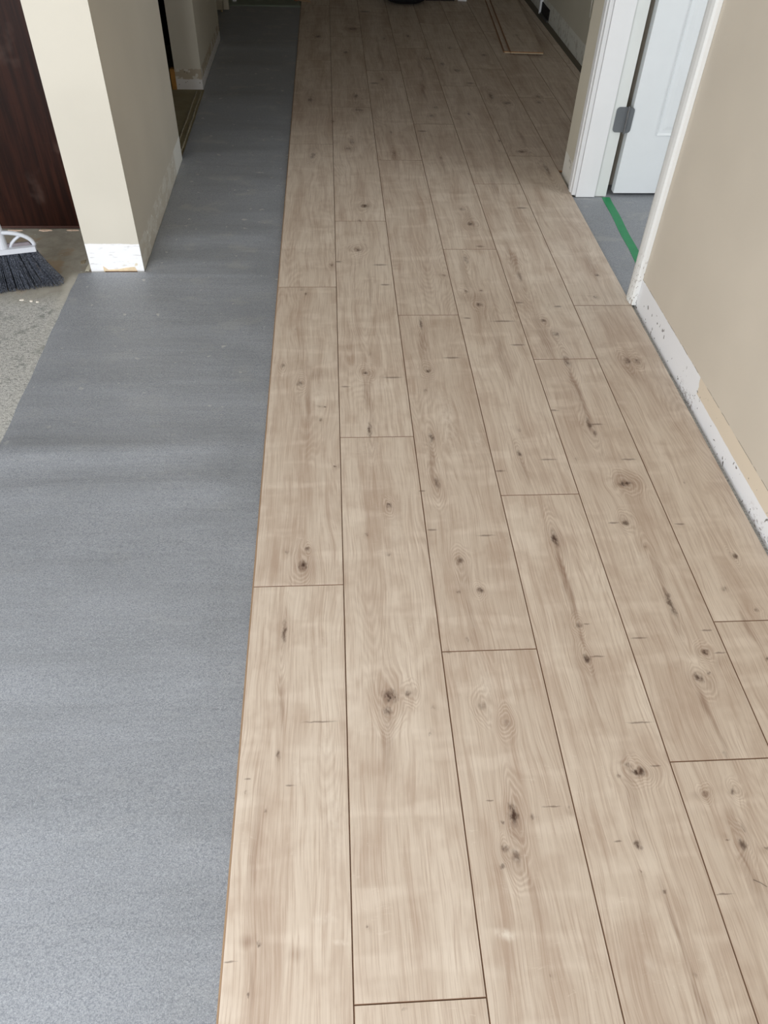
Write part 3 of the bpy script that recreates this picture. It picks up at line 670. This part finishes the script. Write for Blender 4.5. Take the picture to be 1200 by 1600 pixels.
# raised mouldings of the lower panel
for zz0, zz1 in ((0.24, 0.86), (1.02, 1.86)):
    bm = bmesh.new()
    xa, xb = dx0+0.115, dx1-0.115
    addbox(bm, xa, xb, dy0-0.0045, dy0+0.001, zz0, zz1)
    f = [f for f in bm.faces if abs(f.normal.y) > .9 or True]
    bmesh.ops.recalc_face_normals(bm, faces=bm.faces)
    front = [f for f in bm.faces if f.normal.y < -0.9]
    r = bmesh.ops.inset_region(bm, faces=front, thickness=0.014, depth=-0.006)
    r = bmesh.ops.inset_region(bm, faces=front, thickness=0.03, depth=0.004)
    o = bmesh_obj('door_panel', bm, M_door, door, bevel=0.0); local(o)
M_hinge = plain('dull_steel', srgb(120, 124, 128), 0.42, 0.25, var=0.04)
def leaf(x0, x1, y, z0, z1, r, side):
    bm = bmesh.new(); pts = []
    def arc(cx, cz, a0, a1):
        for i in range(6):
            a = math.radians(a0+(a1-a0)*i/5); pts.append((cx+r*math.cos(a), cz+r*math.sin(a)))
    if side < 0:
        pts += [(x1, z0), (x1, z1)]; arc(x0+r, z1-r, 90, 180); arc(x0+r, z0+r, 180, 270)
    else:
        pts += [(x0, z1), (x0, z0)]; arc(x1-r, z0+r, -90, 0); arc(x1-r, z1-r, 0, 90)
    a = [bm.verts.new((x, y, z)) for x, z in pts]; b = [bm.verts.new((x, y+0.0022, z)) for x, z in pts]
    bm.faces.new(a); bm.faces.new(b[::-1])
    for i in range(len(pts)):
        j = (i+1) % len(pts); bm.faces.new((a[i], b[i], b[j], a[j]))
    return bm
for hz in (0.251, 1.02, 1.78):
    hg = local(bmesh_obj('hinge', leaf(1.073, 1.116, 3.0515, hz, hz+0.090, 0.013, -1), M_hinge, door))
    # leaf on the door's edge, turned with the door
    lf = leaf(1.120, 1.142, 3.0515, hz-0.002, hz+0.088, 0.011, 1)
    local(bmesh_obj('hinge_leaf', lf, M_hinge, hg))
    bm = bmesh.new()
    for k in range(5):
        z = hz-0.001+k*0.0184
        tube(bm, [(1.118, 3.0475, z), (1.118, 3.0475, z+0.0174)], 0.0046, 12)
    tube(bm, [(1.118, 3.0475, hz-0.004), (1.118, 3.0475, hz+0.094)], 0.0032, 10)
    local(bmesh_obj('hinge_pin', bm, plain('pin_steel', srgb(140, 143, 146), 0.3, 0.8), hg))
# pale broken plaster at the foot of the near casing
M_crumb = plain('plaster', srgb(226, 218, 206), 0.9, var=0.1, scale=90)

# ------------------------------------------------------------------ dark wood panel behind the pillar
def dark_wood():
    m, t, bs = mat('dark_wood_veneer')
    p = t.pos()
    a = t.noise(t.vm('MULTIPLY', p, (1, 1, 0.05)), 60, 4, 0.6); b = t.noise(t.vm('MULTIPLY', p, (1, 1, 0.06)), 190, 3, 0.6)
    c = t.mix(t.mr(a, 0.3, 0.7), srgb(30, 13, 8), srgb(52, 26, 17))
    c = t.mix(t.math('MULTIPLY', t.mr(b, 0.5, 0.7), 0.5), c, srgb(22, 10, 8))
    sc = t.mr(t.noise(p, 7, 3, 0.6), 0.6, 0.75)
    c = t.mix(t.math('MULTIPLY', sc, 0.12), c, srgb(150, 130, 120))
    t.put(bs.inputs['Base Color'], c); bs.inputs['Roughness'].default_value = 0.42
    bs.inputs['Specular IOR Level'].default_value = 0.15
    t.put(bs.inputs['Normal'], t.bump(b, 0.1, 0.001))
    return m
M_dw = dark_wood()
pn = empty('veneer_board', (-1.8, 2.79, 0)); tag(pn, 'dark brown wood-grained panel standing behind the cream pillar', 'panel')
def loc2(o, e): o.data.transform(Matrix.Translation(-Vector(e.location))); return o
loc2(box('face_sheet', -3.6, -0.822, 2.768, 2.79, 0.006, 2.1, M_dw, pn, bevel=0.001), pn)
loc2(box('plinth', -3.6, -0.822, 2.7655, 2.7675, 0.003, 0.012, plain('plinth_edge', srgb(70, 42, 34), 0.6), pn), pn)
def chip(name, cx, cy, L, D, H, m, seed, label, cat, group=None):
    bm = bmesh.new(); n = 14; a = []; b = []
    for i in range(n):
        th = 2*PI*i/n; k = 0.75+0.5*noise.noise(Vector((math.cos(th)*1.7+seed, math.sin(th)*1.7, seed)))
        a.append(bm.verts.new((cx+L*math.cos(th)*k, cy+D*math.sin(th)*k, 0.0003)))
        b.append(bm.verts.new((cx+L*0.86*math.cos(th)*k, cy+D*0.8*math.sin(th)*k, H*(0.7+0.4*noise.noise(Vector((i, seed, 0)))))))
    bm.faces.new(a[::-1]); bm.faces.new(b)
    for i in range(n):
        j = (i+1) % n; bm.faces.new((a[i], a[j], b[j], b[i]))
    return tag(bmesh_obj(name, bm, m), label, cat, group)
M_pinkp = plain('pink_plaster', srgb(216, 190, 170), 0.9, var=0.15, scale=90)
chip('plaster_chip', -1.155, 2.752, 0.036, 0.006, 0.005, M_pinkp, 2, 'leftmost pale plaster chip along the foot of the dark panel', 'plaster')
chip('plaster_chip', -1.045, 2.752, 0.032, 0.007, 0.006, M_pinkp, 5, 'middle pinkish plaster chip along the foot of the dark panel', 'plaster')
chip('plaster_chip', -0.945, 2.753, 0.028, 0.006, 0.005, M_pinkp, 9, 'plaster chip at the dark panel foot closest to the cream pillar', 'plaster')
M_card = plain('pale_scrap', srgb(214, 208, 190), 0.9, var=0.06, scale=60)
chip('paper_scrap', -0.832, 2.475, 0.012, 0.038, 0.003, M_card, 12, 'pale torn scrap tucked by the left corner of the cream pillar', 'scrap')
chip('adhesive_blob', -0.858, 2.515, 0.012, 0.020, 0.0035, plain('brown_glue', srgb(150, 138, 116), 0.8), 15, 'brown adhesive patch on the concrete left of the cream pillar', 'adhesive')
for i, (x, y, s) in enumerate([(-0.965, 2.255, 0.008), (-0.995, 2.262, 0.009), (-0.945, 2.25, 0.006)]):
    chip('plaster_crumb', x, y, s, s*0.6, 0.004, M_crumb, 20+i, ['white plaster crumb nearest the broom tip on the concrete', 'white plaster crumb left of its twin in front of the broom bristles', 'tiny white plaster crumb by the underlay edge'][i], 'plaster')

# ------------------------------------------------------------------ broom
br = empty('broom', (-1.03, 2.334, 0.0), math.radians(14)); tag(br, 'broom with silver-grey cap and black bristles on the bare concrete', 'broom')
M_brist = None
def bristle_mat():
    m, t, bs = mat('black_bristles')
    p = t.pos(); n1 = t.noise(p, 260, 2, 0.6)
    c = t.mix(t.mr(n1, 0.35, 0.7), srgb(44, 48, 58), srgb(128, 134, 148))
    t.put(bs.inputs['Base Color'], c); bs.inputs['Roughness'].default_value = 0.45
    return m
M_brist = bristle_mat()
M_cap = plain('grey_plastic', srgb(196, 199, 206), 0.35, var=0.03)
# cap: bar + two arches (outer bow and inner ribs), thin from front to back
bm = bmesh.new()
addbox(bm, -0.094, 0.094, -0.017, 0.017, 0.125, 0.141)
o = bmesh_obj('cap', bm, M_cap, br, bevel=0.004)
bm = bmesh.new(); pts = []
for i in range(21):
    a = PI*i/20; pts.append((0.092*math.cos(a), 0, 0.139+0.050*math.sin(a)))
tube(bm, pts, 0.0068, 8)
for s in (-1, 1):
    tube(bm, [(s*0.020, 0, 0.139), (s*0.028, 0, 0.152), (s*0.040, 0, 0.163), (s*0.054, 0, 0.172), (s*0.062, 0, 0.176)], 0.0048, 8)
bmesh_obj('cap_arch', bm, M_cap, br, smooth=True)
bm = bmesh.new()
addbox(bm, -0.086, 0.086, -0.003, 0.003, 0.139, 0.152)
for v in bm.verts:
    if v.co.z > 0.15: v.co.x *= 0.9
bmesh_obj('cap_web', bm, plain('smoky_plastic', srgb(120, 112, 116), 0.5), br)
bm = bmesh.new()
hdir = Vector((0.0, 0.10, 1)).normalized()
hp = [Vector((0, 0, 0.138)) + hdir*k for k in (0, 0.06, 0.075)]
tube(bm, hp, [0.0155, 0.0145, 0.0125], 16)
bmesh_obj('ferrule', bm, M_cap, br, smooth=False)
bm = bmesh.new(); tube(bm, [Vector((0, 0, 0.138))+hdir*0.07, Vector((0, 0, 0.138))+hdir*1.18], 0.0115, 16)
bmesh_obj('handle', bm, plain('grey_handle', srgb(168, 170, 172), 0.35, 0.3), br, smooth=True)
# bristles: clumped fibres, flaring to a slanting end
bm = bmesh.new()
nt = 21
for tI in range(nt):
    u = -1 + 2*tI/(nt-1)
    for k in range(34):
        jx = random.gauss(0, 0.33)*2/(nt-1); jy = random.uniform(-1, 1)
        x0 = (u*0.97+jx*0.6)*0.089; y0 = jy*0.012
        x1 = (u+jx*1.5)*0.138 + random.gauss(0, 0.0015); y1 = jy*0.022 + random.gauss(0, 0.002)
        z1 = 0.002 + 0.010*abs(u)**3*random.random() + random.random()*0.003
        xm = x0+(x1-x0)*0.45; r = 0.0011
        a = [Vector((x0, y0, 0.127)), Vector((xm, y0+(y1-y0)*0.5, 0.07)), Vector((x1, y1, z1))]
        rr = []
        for q_ in a: rr.append([bm.verts.new(q_+Vector((r*math.cos(w), r*math.sin(w), 0))) for w in (0.3, 2.4, 4.5)])
        for p0, p1 in zip(rr, rr[1:]):
            for w in range(3): bm.faces.new((p0[w], p0[(w+1) % 3], p1[(w+1) % 3], p1[w]))
        bm.faces.new(rr[-1])
o = bmesh_obj('bristles', bm, M_brist, br); o['kind'] = 'stuff'

# ------------------------------------------------------------------ loose planks by the far right wall
M_lip = plain('pale_fibre_edge', srgb(206, 188, 156), 0.6)
def loose(name, x, y, z, rz, L, label, tongue):
    e = empty(name, (x, y, z), rz); tag(e, label, 'plank', 'loose laminate planks by the far wall')
    m = oak_material('oak_laminate_loose', [('K', x+0.10, y+0.35, 9, 7, .8), ('K', x+0.13, y+0.75, 6, 5, .7), ('S', x+0.10, y+0.28, 7, 110, .6), ('S', x+0.09, y+0.6, 9, 70, .4), ('C', x+0.08, y+0.36, 34, 3, .7)], random.random())
    me = plank_mesh(0, PW, 0, L, 0.0, 0.0095)
    link('board', me, [m, M_core, M_bevel, M_tan], e)
    bm = bmesh.new(); addbox(bm, 0.004, PW-0.002, -0.005, 0.0002, 0.001, 0.004)
    bmesh_obj('end_lip', bm, M_lip, e)
    bm = bmesh.new(); addbox(bm, -0.004, 0.0002, 0.0, L, 0.003, 0.0055)
    bmesh_obj('tongue', bm, M_core, e)
    return e
loose('loose_plank', 1.023, 5.05, ZT, math.radians(-3.6), 2.2*0.58, 'lower loose oak plank lying partly under another by the far wall', 0)
loose('loose_plank', 1.052, 5.005, ZT+0.0098, math.radians(-3.4), 2.2*0.58, 'upper loose oak plank lying on top of another by the far wall', 1)

# ------------------------------------------------------------------ far right wall: floor register opening, cable
vt = empty('wall_vent', (1.442, 5.93, 0.0)); tag(vt, 'small black wall opening with a white metal edge low on the far right wall', 'vent')
bm = bmesh.new(); addbox(bm, 1.4405, 1.447, 5.80, 6.03, 0.004, 0.070)
loc2(bmesh_obj('opening', bm, M_dark, vt, bevel=0.002), vt)
loc2(box('frame_edge', 1.428, 1.4475, 6.032, 6.045, 0.0, 0.085, M_white, vt), vt)
loc2(box('bottom_flange', 1.432, 1.4405, 5.80, 6.03, 0.0, 0.010, plain('dull_metal', srgb(120, 122, 120), 0.4, 0.6), vt), vt)
bm = bmesh.new(); tube(bm, [(1.4365, 4.86, 0.235), (1.4362, 4.86, 0.30), (1.4365, 4.862, 0.60), (1.4365, 4.86, 1.2)], 0.0035, 8)
tag(bmesh_obj('wall_cable', bm, plain('pale_cable', srgb(214, 210, 196), 0.6), smooth=True), 'thin pale cable hanging down the far right wall beyond the doorway', 'cable')

# ------------------------------------------------------------------ far left: folding door foot and debris
bf = empty('door_2', (-0.70, 5.93, 0)); tag(bf, kind='structure')
M_bf = plain('folding_door_paint', srgb(214, 206, 188), 0.5, var=0.03)
for xa, xb, yy in ((-0.745, -0.692, 5.93), (-0.688, -0.655, 5.937)):
    loc2(box('door_leaf', xa, xb, yy, yy+0.035, 0.014, 2.03, M_bf, bf, bevel=0.002), bf)
bm = bmesh.new(); tube(bm, [(-0.700, 5.922, 0.0005), (-0.700, 5.922, 0.008), (-0.700, 5.922, 0.014)], [0.008, 0.007, 0.004], 10)
loc2(bmesh_obj('pivot', bm, plain('brass_pivot', srgb(210, 196, 160), 0.3, 0.6), bf), bf)
struct(box('wall_left', -0.81, -0.7505, 5.95, 8.6, 0.0, CE, M_wall))
bm = bmesh.new(); addbox(bm, -0.652, -0.628, 6.20, 6.22, 0.006, 0.045)
tag(bmesh_obj('wall_bracket', bm, M_white, bevel=0.003), 'small white block on the floor beside the far folding door', 'block')
# wood offcut slivers by the end of the first plank row
M_off = plain('offcut_brown', srgb(150, 110, 84), 0.7, var=0.2, scale=60)
for i, (x, y, L, a, z) in enumerate([(-0.19, 6.25, 0.10, 0.5, ZT), (-0.16, 6.215, 0.085, -0.5, ZT)]):
    bm = bmesh.new()
    vs = addbox(bm, -L/2, L/2, -0.012, 0.012, 0, 0.009)
    for v in vs:
        if v.co.x > 0: v.co.y *= 0.3; v.co.z *= 0.6
    o = bmesh_obj('wood_offcut', bm, [M_off, M_tan][i], bevel=0.001)
    o.location = (x, y, z + 0.0005); o.rotation_euler = (0, 0, a)
    tag(o, ['brown wood sliver behind the paler one at the far end of the planks', 'pale pointed wood sliver at the far end of the first plank row'][i], 'offcut')
# black bag at the far end of the hall
M_bag = plain('black_fabric', srgb(16, 16, 19), 0.85, var=0.2, scale=120)
bg = empty('tool_bag', (0.53, 6.27, ZT)); tag(bg, 'black rounded bag on the planks at the far end of the hall', 'bag')
bm = bmesh.new(); bmesh.ops.create_uvsphere(bm, u_segments=32, v_segments=20, radius=1)
for v in bm.verts:
    x, y, z = v.co
    sq = lambda q: math.copysign(abs(q)**0.7, q)
    n_ = 1+0.04*noise.noise(Vector((x*2, y*2, z*2)))
    v.co = Vector((sq(x)*0.15*n_, sq(y)*0.16*n_, 0.11+(sq(z) if z > 0 else -abs(z)**0.35)*0.11*(n_ if z > 0 else 1)))
bmesh_obj('body', bm, M_bag, bg, smooth=True)
bm = bmesh.new(); tube(bm, [(-0.09, 0, 0.19), (-0.07, 0, 0.26), (0, 0, 0.29), (0.07, 0, 0.26), (0.09, 0, 0.19)], 0.009, 8)
bmesh_obj('handle', bm, M_bag, bg, smooth=True)
bm = bmesh.new(); tube(bm, [(-0.04, -0.158, 0.10), (0.04, -0.158, 0.10)], 0.004, 6)
bmesh_obj('zip', bm, plain('zip_metal', srgb(90, 90, 92), 0.4, 0.7), bg)
bm = bmesh.new(); tube(bm, [(0.965, 6.29, ZT+0.0105), (0.905, 6.30, ZT+0.0105)], [0.010, 0.010], 10)
tag(bmesh_obj('white_plug', bm, M_white, smooth=False), 'small white cylinder on the planks right of the black bag', 'plug')
bm = bmesh.new(); vs = addbox(bm, 0.68, 0.88, 6.30, 6.42, ZT+0.0005, ZT+0.05)
tag(bmesh_obj('dark_block', bm, plain('dark_brown_block', srgb(36, 27, 22), 0.7), bevel=0.008), 'low dark brown block on the planks between bag and white cylinder', 'case')  # plain low dark brown box beside the bag
# a dark hair-thin splinter on the plank at the lower right
bm = bmesh.new(); tube(bm, [(0.652, 0.416, ZT+0.0007), (0.661, 0.411, ZT+0.0010), (0.670, 0.404, ZT+0.0007)], 0.00028, 5)
tag(bmesh_obj('splinter', bm, plain('splinter_dark', srgb(50, 42, 36), 0.7)), 'thin dark splinter lying on a plank at the lower right', 'splinter')
